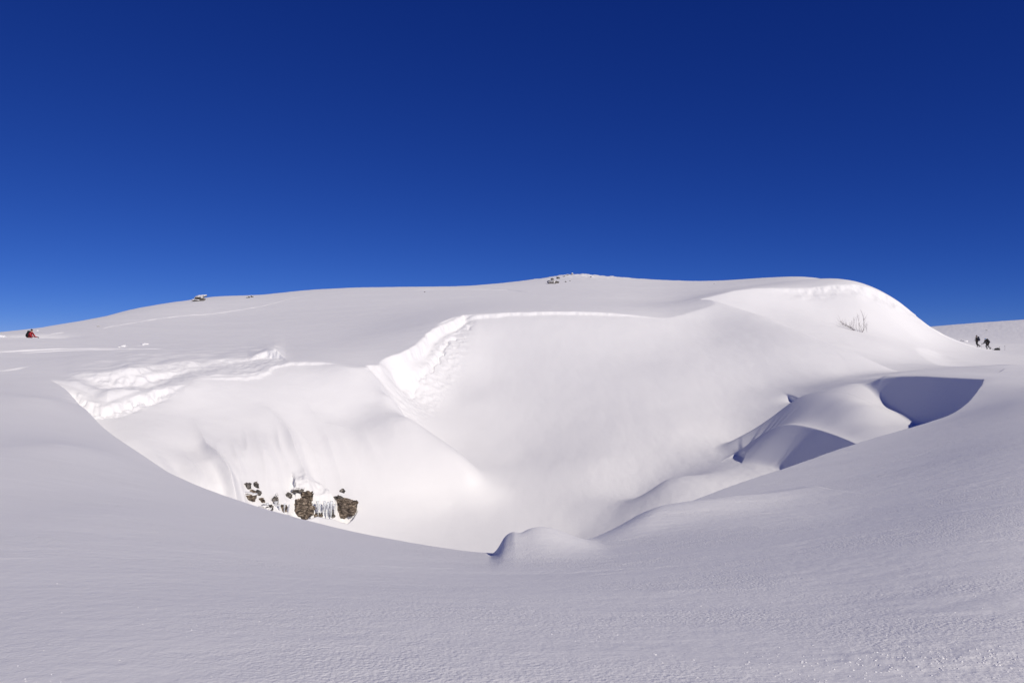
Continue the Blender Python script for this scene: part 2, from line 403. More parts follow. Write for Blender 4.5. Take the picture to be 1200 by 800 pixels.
sub_w = [P3(*a) for a in dens(SUBC, 4)]
sub_xy = [(a[0], a[1]) for a in sub_w]
sub_len = np.r_[0, np.cumsum([math.dist(a, b) for a, b in zip(sub_xy[:-1], sub_xy[1:])])]
sub_z = np.array([a[2] for a in sub_w])
lip_xy = [P3(*a)[:2] for a in dens(LIP_LEFT, 3) + dens(LIP_STEP, 3)[1:] + dens(LIP_BACK, 2)[1:] + LIP_RIGHT]
lip_xy = [(lip_xy[0][0] - 30, lip_xy[0][1] + 8)] + lip_xy + [(lip_xy[-1][0] + 60, lip_xy[-1][1] + 3)]

def compose(X, Y, u, a, b, e, hf):
    """the snow surface from its fitted pieces"""
    safeY = np.maximum(Y, 0.3)
    px = np.where(Y > 0.3, 600 + FPX * X / safeY, np.where(X > 0, 5000, -5000))
    yr, zr = zrim_at(px)
    inside = (px > -80) & (px < 1228) & (Y > 5) & (Y < 130)
    side = 0.5 * (np.clip(45 - px, 0, None) + np.clip(px - 1150, 0, None))
    near = zr - 0.8 * (Y - yr) + side
    near = np.where(inside, near, 1e3)
    near = np.maximum(near, -16)
    be = smax(b, e, 0.5)
    # scooped hollow: a wall falling from its crest, with a floor and a lower tier
    sd, par = poly_sd(X, Y, crest_xy)
    cz = np.interp(par, crest_len, crest_z)
    d = np.clip(sd, 0, None)
    wall = cz - 9 * (1 - np.exp(-1.35 * np.clip(d, 0, 60) / 9))
    sd2, par2 = poly_sd(X, Y, sub_xy)
    sz = np.interp(par2, sub_len, sub_z); t2 = par2 / sub_len[-1]
    face = sz - np.interp(t2, [0, .3, .45, .6, .75, 1], [1.4, 1.4, 1.4, 1.25, .9, .4]) * np.clip(sd2, 0, 40)
    hf = np.where(sd2 > -5.0, smin(hf, np.where(sd2 > 0, face, hf + (sz - hf) * np.clip(1 + sd2 / 5.0, 0, 1) ** 2), 0.06), hf)
    hh = hf - np.clip(np.hypot(X - 17, Y - 45) - 13, 0, 50) * 1.5
    hollow = np.minimum(smax(wall, hh, 0.25), cz + 0.02)
    t = par / crest_len[-1]
    bea = be + np.interp(par, crest_len, crest_fix) * np.exp(-(sd / 5.0) ** 2)
    right = np.where(sd > 0, hollow, bea)
    left = smax(be, hh, 0.25)
    pitB = right + (left - right) * sstep(0.43, 0.52, t)
    outside, _ = poly_sd(X, Y, lip_xy)
    soft = np.interp(px, [60, 110, 190, 330], [.7, .9, .55, .0])
    pit = smax(smax(a, pitB, 0.35 + 1.1 * sstep(-7.2, -10.2, a)), near, 0.12 + soft * .5)
    pit = pit + np.where(Y > 38, np.clip(outside - 0.3, 0, 200) * 1.2, 0)
    ins = (px > 40) & (px < 1260) & (Y > 8)
    h = np.where(ins, smin(u, pit, 0.08 + soft), u)
    return h

# ------------------------------------------------------------------ snow surface (one sheet, polar grid about the viewpoint)
Q = 1.0                                            # mesh density
th_in = np.linspace(R(-36.5), R(36.5), int(1300 * Q))
step = th_in[1] - th_in[0]
out = [th_in[-1]]
while out[-1] < math.pi:
    step = min(step * 1.08, R(3)); out.append(out[-1] + step)
out = np.array(out[1:]); out[-1] = math.pi
out = out[:-1]
TH = np.r_[-math.pi, -out[::-1], th_in, out]
def seg(a, b, n): return np.exp(np.linspace(math.log(a), math.log(b), n, endpoint=False))
RR = np.r_[seg(0.5, 2.5, 30), seg(2.5, 9, int(150 * Q)), seg(9, 40, int(420 * Q)), seg(40, 125, int(900 * Q)), seg(125, 240, int(220 * Q)), seg(240, 700, int(70 * Q)), seg(700, 6000, 30), [6000]]

def bicubic_up(F, tc, rc, T, Rr):
    """Catmull-Rom resampling of a field known at (rc, tc) nodes with uniform index spacing"""
    def axis(F, pos):
        n = F.shape[0]
        i = np.clip(np.floor(pos).astype(int), 0, n - 2); f = (pos - i)[:, None]
        a = F[np.clip(i - 1, 0, n - 1)]; b = F[i]; c = F[i + 1]; d = F[np.clip(i + 2, 0, n - 1)]
        return 0.5 * (2 * b + (c - a) * f + (2 * a - 5 * b + 4 * c - d) * f * f + (3 * b - a - 3 * c + d) * f ** 3)
    G = axis(F, np.interp(Rr, rc, np.arange(len(rc))))
    return axis(G.T.copy(), np.interp(T, tc, np.arange(len(tc)))).T

tc = np.r_[TH[:len(out) + 1], th_in[6:-6:6], TH[-len(out) - 1:]]
rc = np.r_[RR[:-1:4], RR[-1]]
CT, CR = np.meshgrid(tc, rc)
CF = coarse_fields(CR * np.sin(CT), CR * np.cos(CT))
GT, GR = np.meshgrid(TH, RR)
GX = GR * np.sin(GT); GY = GR * np.cos(GT)
GF = [bicubic_up(F, tc, rc, TH, RR) for F in CF]
def march(px, py, Y0, Y1, fit):
    Yv = np.linspace(Y0, Y1, 800)
    z = tps_eval(fit, (px - 600) / FPX * Yv, Yv)
    k = np.where(z >= (400 - py) / FPX * Yv)[0]
    return ((px - 600) / FPX * Yv[k[0]], Yv[k[0]])
BANK = [march(a, b, 36, 56, fitA) for a, b in BANK_PX]
GZ = compose(GX, GY, detail_u(GX, GY, GF[0]), detail_a(GX, GY, GF[1]), detail_b(GX, GY, GF[2]), detail_e(GX, GY, GF[3]), GF[4])

GZ = detail_rim(GX, GY, GZ)

def height(x, y):
    """snow height at a place, from the finished sheet"""
    r = math.hypot(x, y); t = math.atan2(x, y)
    i = min(max(int(np.searchsorted(RR, r)) - 1, 0), len(RR) - 2); j = min(max(int(np.searchsorted(TH, t)) - 1, 0), len(TH) - 2)
    f = min(max((r - RR[i]) / (RR[i + 1] - RR[i]), 0), 1); g = min(max((t - TH[j]) / (TH[j + 1] - TH[j]), 0), 1)
    return float((GZ[i, j] * (1 - f) + GZ[i + 1, j] * f) * (1 - g) + (GZ[i, j + 1] * (1 - f) + GZ[i + 1, j + 1] * f) * g) + EYE

def seen_at(px, py, Ymin=3.0, Ymax=700.0):
    """where the sight line through a point of the photograph first meets the snow"""
    t = math.atan2(px - 600, FPX); j = min(max(int(np.searchsorted(TH, t)) - 1, 0), len(TH) - 2)
    g = (t - TH[j]) / (TH[j + 1] - TH[j])
    z = GZ[:, j] * (1 - g) + GZ[:, j + 1] * g; Yv = RR * math.cos(t)
    hit = np.where((z >= (400 - py) / FPX * Yv) & (Yv > Ymin) & (Yv < Ymax))[0]
    k = hit[0] if len(hit) else int(np.argmax(np.where((Yv > Ymin) & (Yv < Ymax), z / Yv, -9)))
    Y = float(Yv[k])
    return (px - 600) / FPX * Y, Y, float(z[k]) + EYE

def sheet(name, X, Y, Z, mat):
    nr, nt = X.shape
    co = np.empty((nr * nt + 1, 3), np.float32)
    co[:-1, 0] = X.ravel(); co[:-1, 1] = Y.ravel(); co[:-1, 2] = Z.ravel() + EYE
    co[-1] = (0, 0, Z[0].mean() + EYE)
    i = np.arange(nr - 1)[:, None] * nt; j = np.arange(nt)[None]; jn = (j + 1) % nt
    q = np.stack([i + j, i + nt + j, i + nt + jn, i + jn], -1).reshape(-1, 4)[:, ::-1]
    jj = np.arange(nt)
    tri = np.stack([np.full(nt, nr * nt), (jj + 1) % nt, jj], -1)
    me = bpy.data.meshes.new(name)
    me.vertices.add(len(co)); me.vertices.foreach_set('co', co.ravel())
    loops = np.r_[q.ravel(), tri[:, ::-1].ravel()].astype(np.int32)
    me.loops.add(len(loops)); me.loops.foreach_set('vertex_index', loops)
    start = np.r_[np.arange(len(q)) * 4, len(q) * 4 + np.arange(nt) * 3].astype(np.int32)
    tot = np.r_[np.full(len(q), 4), np.full(nt, 3)].astype(np.int32)
    me.polygons.add(len(start)); me.polygons.foreach_set('loop_start', start); me.polygons.foreach_set('loop_total', tot)
    me.polygons.foreach_set('use_smooth', np.ones(len(start), bool))
    me.update(calc_edges=True)
    me.materials.append(mat)
    o = bpy.data.objects.new(name, me); COL.objects.link(o)
    return o

def snow_material():
    m = bpy.data.materials.new('snow'); m.use_nodes = True
    nt = m.node_tree; N = nt.nodes; L = nt.links
    b = N['Principled BSDF']
    b.inputs['Base Color'].default_value = (0.88, 0.88, 0.885, 1)
    b.inputs['Roughness'].default_value = 0.7
    b.inputs['Specular IOR Level'].default_value = 0.15
    geo = N.new('ShaderNodeNewGeometry')
    def noise(scale, detail, stretch=None):
        n = N.new('ShaderNodeTexNoise'); n.inputs['Scale'].default_value = scale; n.inputs['Detail'].default_value = detail
        if stretch:
            mp = N.new('ShaderNodeMapping'); mp.inputs['Scale'].default_value = stretch; mp.inputs['Rotation'].default_value = (0, 0, 0.35)
            L.new(geo.outputs['Position'], mp.inputs[0]); L.new(mp.outputs[0], n.inputs['Vector'])
        else:
            L.new(geo.outputs['Position'], n.inputs['Vector'])
        return n.outputs[0]
    def bump(h, dist, strength, prev=None):
        u = N.new('ShaderNodeBump'); u.inputs['Distance'].default_value = dist
        if hasattr(strength, 'links'): L.new(strength, u.inputs['Strength'])
        else: u.inputs['Strength'].default_value = strength
        L.new(h, u.inputs['Height'])
        if prev is not None: L.new(prev, u.inputs['Normal'])
        return u.outputs[0]
    mask = N.new('ShaderNodeMapRange'); mask.inputs[1].default_value = .42; mask.inputs[2].default_value = .62; mask.inputs[3].default_value = .25; mask.inputs[4].default_value = 1.0
    L.new(noise(.45, 2, (1, 1.6, 1)), mask.inputs[0])
    n1 = bump(noise(3.2, 4, (.5, 1.5, 1)), .03, .28)
    n2 = bump(noise(38, 3), .012, mask.outputs[0], n1)
    n3 = bump(noise(9, 2), .02, .35, n2)
    L.new(n3, b.inputs['Normal'])
    # ice crystals that catch the sun: every facet has its own tilt
    vor = N.new('ShaderNodeTexVoronoi'); vor.inputs['Scale'].default_value = 70
    L.new(geo.outputs['Position'], vor.inputs['Vector'])
    sub = N.new('ShaderNodeVectorMath'); sub.operation = 'SUBTRACT'; sub.inputs[1].default_value = (.5, .5, .5)
    L.new(vor.outputs['Color'], sub.inputs[0])
    sc = N.new('ShaderNodeVectorMath'); sc.operation = 'SCALE'; sc.inputs['Scale'].default_value = 1.7
    L.new(sub.outputs[0], sc.inputs[0])
    add = N.new('ShaderNodeVectorMath'); add.operation = 'ADD'
    L.new(geo.outputs['Normal'], add.inputs[0]); L.new(sc.outputs[0], add.inputs[1])
    nrm = N.new('ShaderNodeVectorMath'); nrm.operation = 'NORMALIZE'
    L.new(add.outputs[0], nrm.inputs[0])
    gl = N.new('ShaderNodeBsdfGlossy'); gl.inputs['Roughness'].default_value = .24; gl.inputs['Color'].default_value = (1, 1, 1, 1)
    L.new(nrm.outputs[0], gl.inputs['Normal'])
    dot = N.new('ShaderNodeMath'); dot.operation = 'LESS_THAN'; dot.inputs[1].default_value = .17
    L.new(vor.outputs['Distance'], dot.inputs[0])
    ln = N.new('ShaderNodeVectorMath'); ln.operation = 'LENGTH'; L.new(geo.outputs['Position'], ln.inputs[0])
    fade = N.new('ShaderNodeMapRange'); fade.inputs[1].default_value = 7; fade.inputs[2].default_value = 16; fade.inputs[3].default_value = .09; fade.inputs[4].default_value = 0
    L.new(ln.outputs['Value'], fade.inputs[0])
    amt = N.new('ShaderNodeMath'); amt.operation = 'MULTIPLY'; L.new(fade.outputs[0], amt.inputs[1])
    L.new(dot.outputs[0], amt.inputs[0])
    mix = N.new('ShaderNodeMixShader')
    L.new(amt.outputs[0], mix.inputs[0]); L.new(b.outputs[0], mix.inputs[1]); L.new(gl.outputs[0], mix.inputs[2])
    L.new(mix.outputs[0], N['Material Output'].inputs['Surface'])
    return m

SNOW = snow_material()
ground = sheet('snow_ground', GX, GY, GZ, SNOW)
ground['kind'] = 'structure'

# ------------------------------------------------------------------ helpers for things
def tag(o, label, cat, group=None):
    o['label'] = label; o['category'] = cat
    if group: o['group'] = group
    return o

def thing(name, label, cat, loc=(0, 0, 0), rotz=0.0, group=None):
    o = bpy.data.objects.new(name, None); COL.objects.link(o)
    o.empty_display_size = .2
    o.location = loc; o.rotation_euler = (0, 0, rotz)
    return tag(o, label, cat, group)

def obj(name, verts, faces, mat, parent=None, smooth=True):
    me = bpy.data.meshes.new(name)
    me.from_pydata([tuple(v) for v in verts], [], faces)
    me.validate(); me.update()
    if smooth: me.polygons.foreach_set('use_smooth', [True] * len(me.polygons))
    me.materials.append(mat)
    o = bpy.data.objects.new(name, me); COL.objects.link(o)
    if parent is not None: o.parent = parent
    return o

def bm_obj(name, bm, mat, parent=None, smooth=True):
    me = bpy.data.meshes.new(name); bm.to_mesh(me); bm.free()
    if smooth: me.polygons.foreach_set('use_smooth', [True] * len(me.polygons))
    me.materials.append(mat)
    o = bpy.data.objects.new(name, me); COL.objects.link(o)
    if parent is not None: o.parent = parent
    return o

def plain(name, col, rough=.7, var=.25, scale=30.0):
    m = bpy.data.materials.new(name); m.use_nodes = True
    nt = m.node_tree; b = nt.nodes['Principled BSDF']
    n = nt.nodes.new('ShaderNodeTexNoise'); n.inputs['Scale'].default_value = scale; n.inputs['Detail'].default_value = 4
    tc_ = nt.nodes.new('ShaderNodeTexCoord'); nt.links.new(tc_.outputs['Object'], n.inputs['Vector'])
    r = nt.nodes.new('ShaderNodeMix'); r.data_type = 'RGBA'
    r.inputs[6].default_value = (*[c * (1 - var) for c in col], 1); r.inputs[7].default_value = (*[min(1, c * (1 + var)) for c in col], 1)
    nt.links.new(n.outputs[0], r.inputs[0]); nt.links.new(r.outputs[2], b.inputs['Base Color'])
    bp = nt.nodes.new('ShaderNodeBump'); bp.inputs['Strength'].default_value = .3; bp.inputs['Distance'].default_value = .01
    nt.links.new(n.outputs[0], bp.inputs['Height']); nt.links.new(bp.outputs[0], b.inputs['Normal'])
    b.inputs['Roughness'].default_value = rough
    return m

def rock_material(name, dark, mid, pale):
    m = bpy.data.materials.new(name); m.use_nodes = True
    nt = m.node_tree; b = nt.nodes['Principled BSDF']; N = nt.nodes.new; L = nt.links.new
    geo = N('ShaderNodeNewGeometry')
    n = N('ShaderNodeTexNoise'); n.inputs['Scale'].default_value = 5.0; n.inputs['Detail'].default_value = 9; n.inputs['Roughness'].default_value = .65
    mp = N('ShaderNodeMapping'); mp.inputs['Scale'].default_value = (1, 1, 2.2); mp.inputs['Rotation'].default_value = (.3, .25, 0)
    L(geo.outputs['Position'], mp.inputs[0]); L(mp.outputs[0], n.inputs['Vector'])
    r = N('ShaderNodeValToRGB'); e = r.color_ramp.elements
    e[0].position = .38; e[0].color = (*dark, 1); e[1].position = .63; e[1].color = (*pale, 1)
    k = e.new(.5); k.color = (*mid, 1)
    L(n.outputs[0], r.inputs[0])
    v = N('ShaderNodeTexVoronoi'); v.feature = 'DISTANCE_TO_EDGE'; v.inputs['Scale'].default_value = 3.4; L(mp.outputs[0], v.inputs['Vector'])
    c = N('ShaderNodeMapRange'); c.inputs[1].default_value = 0; c.inputs[2].default_value = .10; c.inputs[3].default_value = .35; c.inputs[4].default_value = 1
    L(v.outputs[0], c.inputs[0])
    mx = N('ShaderNodeMix'); mx.data_type = 'RGBA'; mx.blend_type = 'MULTIPLY'; mx.inputs[0].default_value = 1
    L(r.outputs[0], mx.inputs[6]); L(c.outputs[0], mx.inputs[7]); L(mx.outputs[2], b.inputs['Base Color'])
    bp = N('ShaderNodeBump'); bp.inputs['Strength'].default_value = .6; bp.inputs['Distance'].default_value = .08
    L(mx.outputs[2], bp.inputs['Height']); L(bp.outputs[0], b.inputs['Normal'])
    b.inputs['Roughness'].default_value = .85
    return m
ROCK_BROWN = rock_material('brown rock', (.018, .014, .012), (.17, .128, .094), (.46, .38, .30))
ROCK_GREY = rock_material('grey rock', (.022, .021, .021), (.12, .11, .10), (.38, .345, .31))

def hash_noise(p, f, seed):
    return mnoise.fractal(Vector(p) * f + Vector((seed * 3.1, seed * 1.7, seed * 5.3)), .9, 2.1, 4)

def rock_mesh(size, seed, cuts=9, sub=4, rough=.34):
    rnd = random.Random(seed)
    bm = bmesh.new(); bmesh.ops.create_icosphere(bm, subdivisions=sub, radius=1)
    planes = []
    for i in range(cuts):
        n = Vector((rnd.gauss(0, 1), rnd.gauss(0, 1), rnd.gauss(0, .8))).normalized()
        planes.append((n, rnd.uniform(.55, .85)))
    for v in bm.verts:
        p = Vector([math.copysign(abs(c) ** .55, c) for c in v.co]) * .80
        for n, d in planes:
            t = p.dot(n)
            if t > d: p -= n * (t - d) * .92
        p *= 1 + rough * hash_noise(p, 1.6, seed) + rough * .7 * hash_noise(p, 4.5, seed + 9)
        led = math.floor(p.z * 4 + hash_noise(p, .8, seed)) / 4      # bedding ledges
        p.x *= 1 + .10 * math.sin(led * 17 + seed); p.y *= 1 + .10 * math.cos(led * 23 + seed)
        v.co = Vector((p.x * size[0], p.y * size[1], p.z * size[2]))
    bm.normal_update()
    return bm

def snow_cap(bm, seed, thick, lim=.45, cover=.0):
    """snow lying on the upward faces of a rock, as a closed lump"""
    out = bmesh.new(); vm = {}; top = {}
    keep = []
    for f in bm.faces:
        c = f.calc_center_median()
        if f.normal.z + .55 * hash_noise(c, 2.2, seed + 4) > lim - cover: keep.append(f)
    if not keep: out.free(); return None
    def get(v):
        if v not in vm:
            vm[v] = out.verts.new(v.co - v.normal * thick * .3)
            top[v] = out.verts.new(v.co + (v.normal * .5 + Vector((0, 0, .8))) * thick * (1 + .6 * hash_noise(v.co, 3, seed)))
        return vm[v], top[v]
    cnt = {}
    for f in keep:
        for e in f.edges: cnt[e] = cnt.get(e, 0) + 1
    for f in keep:
        p = [get(v) for v in f.verts]
        out.faces.new([b for a, b in p])
        for l in f.loops:
            if cnt[l.edge] == 1:
                a, b = get(l.vert), get(l.link_loop_next.vert)
                out.faces.new([a[0], b[0], b[1], a[1]])
    seen = set(); isl = []
    for v0 in list(out.verts):
        if v0 in seen: continue
        st = [v0]; seen.add(v0); comp = []
        while st:
            v = st.pop(); comp.append(v)
            for e in v.link_edges:
                o2 = e.other_vert(v)
                if o2 not in seen: seen.add(o2); st.append(o2)
        isl.append(comp)
    isl.sort(key=len)
    small = set(v for c in isl[:-1] for v in c)
    top = {k: v for k, v in top.items() if v not in small}
    bmesh.ops.delete(out, geom=list(small), context='VERTS')
    bmesh.ops.smooth_vert(out, verts=list(top.values()), factor=.5)
    out.normal_update()
    return out

SNOWCAP = plain('settled snow', (.86, .86, .87), .8, .02, 12)

def rock(name, label, loc, size, seed, mat, group=None, cap=.05, cover=0.0, rotz=0.0, sub=4, cat='rock', cuts=9):
    bm = rock_mesh(size, seed, cuts, sub)
    cb = snow_cap(bm, seed, cap, cover=cover) if cap else None
    o = bm_obj(name, bm, mat, smooth=False)
    o.location = loc; o.rotation_euler = (0, 0, rotz)
    tag(o, label, cat, group)
    if cb: bm_obj('snow_cap', cb, SNOWCAP, o)
    return o

# ------------------------------------------------------------------ rock band low in the left wall
BAND = 'rocks in the bare band low on the left wall of the sinkhole'
def band_rock(px, py, w, h, seed, mat, label, depth=1.0, cap=0, cover=-.25, push=0.0, cuts=7, sub=4):
    x, y, z = seen_at(px, py, 30)
    s = y / FPX
    return rock('rock', label, (x, y + .08 + push, z), (w * s * .60, w * s * .40 * depth, h * s * .62), seed, mat, BAND, cap, cover, random.Random(seed).uniform(-.3, .3), sub, cuts=cuts)
band_rock(289, 571, 9, 9, 11, ROCK_GREY, 'small rounded pale boulder, leftmost and highest of the rocks in the pit wall', cuts=3)
band_rock(299.5, 571, 7, 11, 12, ROCK_GREY, 'small upright dark grey rock right of the rounded pale boulder')
band_rock(292, 584, 17, 10, 13, ROCK_BROWN, 'flat brown rock just below the rounded pale boulder', cap=.03)
band_rock(301, 579, 9, 8, 14, ROCK_GREY, 'grey rock wedged between the flat brown rock and the upright dark one')
band_rock(310, 603, 20, 15, 15, ROCK_GREY, 'grey rock half hidden by the near rim, lowest at its left end', cap=.04, cover=-.35)
band_rock(338, 583, 7, 9, 25, ROCK_GREY, 'small dark rock at the upper left edge of the middle brown outcrop')
band_rock(364, 597, 9, 12, 26, ROCK_BROWN, 'narrow brown rock joined to the right side of the large middle rock')
band_rock(331, 599, 9, 11, 35, ROCK_BROWN, 'brown rock behind the ice just left of the large middle rock')
band_rock(315, 596, 9, 8, 36, ROCK_GREY, 'grey rock under the ice right of the rock half hidden by the rim')
band_rock(371, 605, 14, 7, 37, ROCK_BROWN, 'low brown rock at the snow bank right of the large middle rock')
band_rock(388, 603, 9, 12, 38, ROCK_GREY, 'dark rock behind the last icicles left of the right brown outcrop')
band_rock(306, 588, 8, 7, 39, ROCK_BROWN, 'small brown rock right of and below the flat brown rock')
band_rock(295, 577.5, 8, 6, 27, ROCK_BROWN, 'small brown rock joining the flat brown rock to the stones above it')
band_rock(414, 596, 9, 16, 28, ROCK_GREY, 'dark rock edge at the far right end of the band')
band_rock(281, 592, 10, 5, 16, ROCK_BROWN, 'sliver of brown rock just above the near rim at the band left end')
band_rock(349, 575.5, 13, 6, 17, ROCK_GREY, 'thin grey rock ledge at the top of the middle brown outcrop', cap=.03)
band_rock(358, 586, 15, 17, 18, ROCK_BROWN, 'brown rock standing under the thin grey ledge')
band_rock(351, 599, 29, 23, 34, ROCK_BROWN, 'large brown rock in the middle of the band above the snow bank', depth=.8)
band_rock(379, 601, 30, 14, 20, ROCK_GREY, 'dark icy rock behind the icicles between the two large brown rocks', cap=.06, cover=-.1, depth=.6, push=.35)
band_rock(395, 586, 13, 11, 21, ROCK_GREY, 'grey rock at the upper left shoulder of the right brown outcrop')
band_rock(404.5, 600, 28, 27, 31, ROCK_BROWN, 'large brown rock at the right end of the band with a slanting right edge', depth=.8)
band_rock(401, 577, 7, 7, 23, ROCK_GREY, 'small grey stone peeking from the snow above the right brown rock')
band_rock(322, 590, 7, 15, 24, ROCK_GREY, 'narrow dark rock rib streaked with ice left of the middle brown rock', cap=.04, cover=-.15)

ICE = bpy.data.materials.new('ice'); ICE.use_nodes = True
_b = ICE.node_tree.nodes['Principled BSDF']
_b.inputs['Base Color'].default_value = (.85, .88, .92, 1); _b.inputs['Roughness'].default_value = .12; _b.inputs['Transmission Weight'].default_value = .45; _b.inputs['IOR'].default_value = 1.31
def icicle(px, py, length, seed):
    x, y, z = seen_at(px, py, 30)
    s = y / FPX; rnd = random.Random(seed)
    L = length * s; r0 = L * rnd.uniform(.075, .12)
    v = []; f = []; n = 8; K = 7
    for k in range(K):
        t = k / (K - 1); r = r0 * (1 - t) ** .8 * (1 + .18 * math.sin(k * 2.3 + seed)) + .004
        for i in range(n):
            a = i * 2 * math.pi / n
            v.append((r * math.cos(a) + .05 * L * t * math.sin(seed), r * math.sin(a), -L * t))
    for k in range(K - 1):
        for i in range(n): f.append((k * n + i, k * n + (i + 1) % n, (k + 1) * n + (i + 1) % n, (k + 1) * n + i))
    f.append(tuple(range(n))[::-1]); f.append(tuple(range((K - 1) * n, K * n)))
    o = obj('icicle', v, f, ICE); o.location = (x, y - .55, z + .05)
    return tag(o, 'clear icicle in the row hanging over the bare rocks of the pit wall', 'icicle', 'icicles hanging over the rock band')
for i, (px, py, L) in enumerate([(317, 588, 14), (321, 593, 12), (327, 586, 17), (331, 590, 15), (337, 589, 13), (342, 592, 10), (364, 590, 12), (369, 592, 14), (375, 588, 19), (378, 590, 12), (383, 587, 17), (387, 589, 19), (391, 586, 22), (395, 590, 12)]):
    icicle(px, py, L, i)

# ------------------------------------------------------------------ rocks on the skyline
x, y, z = seen_at(234, 352.5, 60)
s = y / FPX
oc = thing('rock_outcrop', 'layered dark rock outcrop capped with snow on the left skyline', 'rock outcrop', (x, y, z))
for i, (dx, dy, dz, w, d_, h) in enumerate([(-1.5, 0, -.5, 7.5, 6, 2.6), (-5.5, 0, .2, 2.6, 3, 1.8), (0, 1, 3.0, 7.0, 6, 1.9), (3.5, -1, 1.5, 4.5, 4, 2.2), (1.2, 2, 5.2, 6.4, 5, 1.5), (5.2, 1, 5.6, 3.6, 3.4, 1.3)]):
    bm = rock_mesh((w * s, d_ * s, h * s), 40 + i, 10, 3)
    cb = snow_cap(bm, 40 + i, .05, .72)
    o = bm_obj('slab', bm, ROCK_GREY, oc, False); o.location = (dx * s, dy * s, dz * s)
    if cb: bm_obj('snow_cap', cb, SNOWCAP, o)
SKY_ROCKS = 'rocks showing through the snow of the ridge'
def ridge_rock(px, py, w, h, seed, label, cap=.04, group=SKY_ROCKS):
    x, y, z = seen_at(px, py, 50)
    s = y / FPX
    return rock('rock', label, (x, y, z), (w * s * .55, w * s * .5, h * s * .7), seed, ROCK_GREY, group, cap, -.3, 0, 3)
ridge_rock(291, 349, 5, 3.2, 51, 'low dark rock on the skyline right of the layered outcrop')
ridge_rock(295.5, 348.3, 4, 3.0, 52, 'second low rock close beside the one right of the layered outcrop')
ridge_rock(115.5, 382.6, 3.4, 1.5, 53, 'tiny dark rock on the left slope above the ski tracks', .02)
ridge_rock(497.5, 342.3, 2.2, 1.3, 54, 'tiny dark rock just under the skyline left of the summit', .02)
ridge_rock(646.5, 332.3, 11.5, 6, 55, 'largest dark rock below the summit, left end of its cluster', .03)
ridge_rock(651.8, 331.8, 7, 4.6, 56, 'dark rock joined to the right side of the largest summit rock', 0)
ridge_rock(647.5, 328.2, 4.6, 3.8, 57, 'small rock just above the largest summit rock', 0)
ridge_rock(653.8, 326.8, 4.6, 3.4, 58, 'small dark rock near the skyline above and right of the largest summit rock', 0)
ridge_rock(663, 330.6, 2.2, 2.2, 59, 'small lone rock right of the summit cluster', .03)
ridge_rock(668, 329.4, 1.6, 1.3, 60, 'tiniest rock, rightmost of those under the summit', .02)
ridge_rock(661, 324.2, 3.0, 2.0, 61, 'snowy rock breaking the skyline left of the summit', .10)
ridge_rock(664.8, 323.0, 3.0, 2.0, 62, 'snowy rock on the skyline beside the summit dome', .10)
ridge_rock(670.3, 322.2, 2.6, 1.8, 63, 'snowy rock on the very top of the summit', .10)
ridge_rock(692.5, 324.8, 2.0, 1.6, 64, 'tiny rock on the skyline right of the summit', .04)
ridge_rock(837, 332.4, 1.6, 1.0, 65, 'tiny dark rock on the snow field above the right cornice', .02)
ridge_rock(1156.3, 387.2, 2.0, 1.0, 66, 'tiny dark rock on the far slope above the right walkers', .02)
ridge_rock(1127.2, 399.6, 3.0, 1.4, 67, 'small dark stone beside a snow lump left of the walkers', .02)

# ------------------------------------------------------------------ loose snow blocks
def block(px, py, w, h, seed, label):
    x, y, z = seen_at(px, py, 20)
    s = y / FPX
    bm = rock_mesh((w * s * .55, w * s * .5, h * s * .75), seed, 5, 3, .22)
    o = bm_obj('snow_block', bm, SNOWCAP); o.location = (x, y, z); o.rotation_euler = (0, 0, seed)
    return tag(o, label, 'snow block', 'loose blocks of snow')
block(144.5, 406, 8, 3.0, 71, 'larger loose snow block on the slope beside the ski tracks')
block(139.8, 407, 4, 1.4, 72, 'small flat snow block left of the larger loose block')
block(170, 403.4, 9, 2.0, 73, 'flat snow block uphill and right of the larger loose block')
block(168, 404.2, 4, 1.2, 74, 'small snow lump at the left foot of the flat snow block')
block(1131, 400.2, 7, 2.4, 75, 'loose snow block on the pass left of the two walkers')
block(44, 387.6, 3, 1.6, 76, 'small snow lump on the skyline right of the red skier')
block(3.5, 394.5, 9, 2.6, 77, 'snow lump at the left edge behind the red skier')

# ------------------------------------------------------------------ bare shrub on the right slope
def tube(path, radii, n=6):
    v = []; f = []
    for k, (p, r) in enumerate(zip(path, radii)):
        a = Vector(path[min(k + 1, len(path) - 1)]) - Vector(path[max(k - 1, 0)])
        a.normalize()
        ux = a.cross(Vector((.3, 1, .1))).normalized(); uy = a.cross(ux)
        for i in range(n):
            t = i * 2 * math.pi / n
            v.append(Vector(p) + ux * r * math.cos(t) + uy * r * math.sin(t))
    for k in range(len(path) - 1):
        for i in range(n): f.append((k * n + i, k * n + (i + 1) % n, (k + 1) * n + (i + 1) % n, (k + 1) * n + i))
    return v, f
class Tubes:
    def __init__(self): self.v = []; self.f = []
    def add(self, path, radii):
        v, f = tube(path, radii); o = len(self.v)
        self.v += v; self.f += [tuple(i + o for i in q) for q in f]
BARK = plain('grey bark', (.26, .235, .235), .9, .3, 20)
bx_, by_, bz_ = seen_at(1010, 389.5, 60)
bs = by_ / FPX
shrub = thing('shrub', 'bare leafless shrub half buried in the snow of the right slope below the cornice', 'shrub', (bx_, by_, bz_))
def bp(px, py, dy=0.0): return ((px - 1010) * bs, dy, (389.5 - py) * bs)
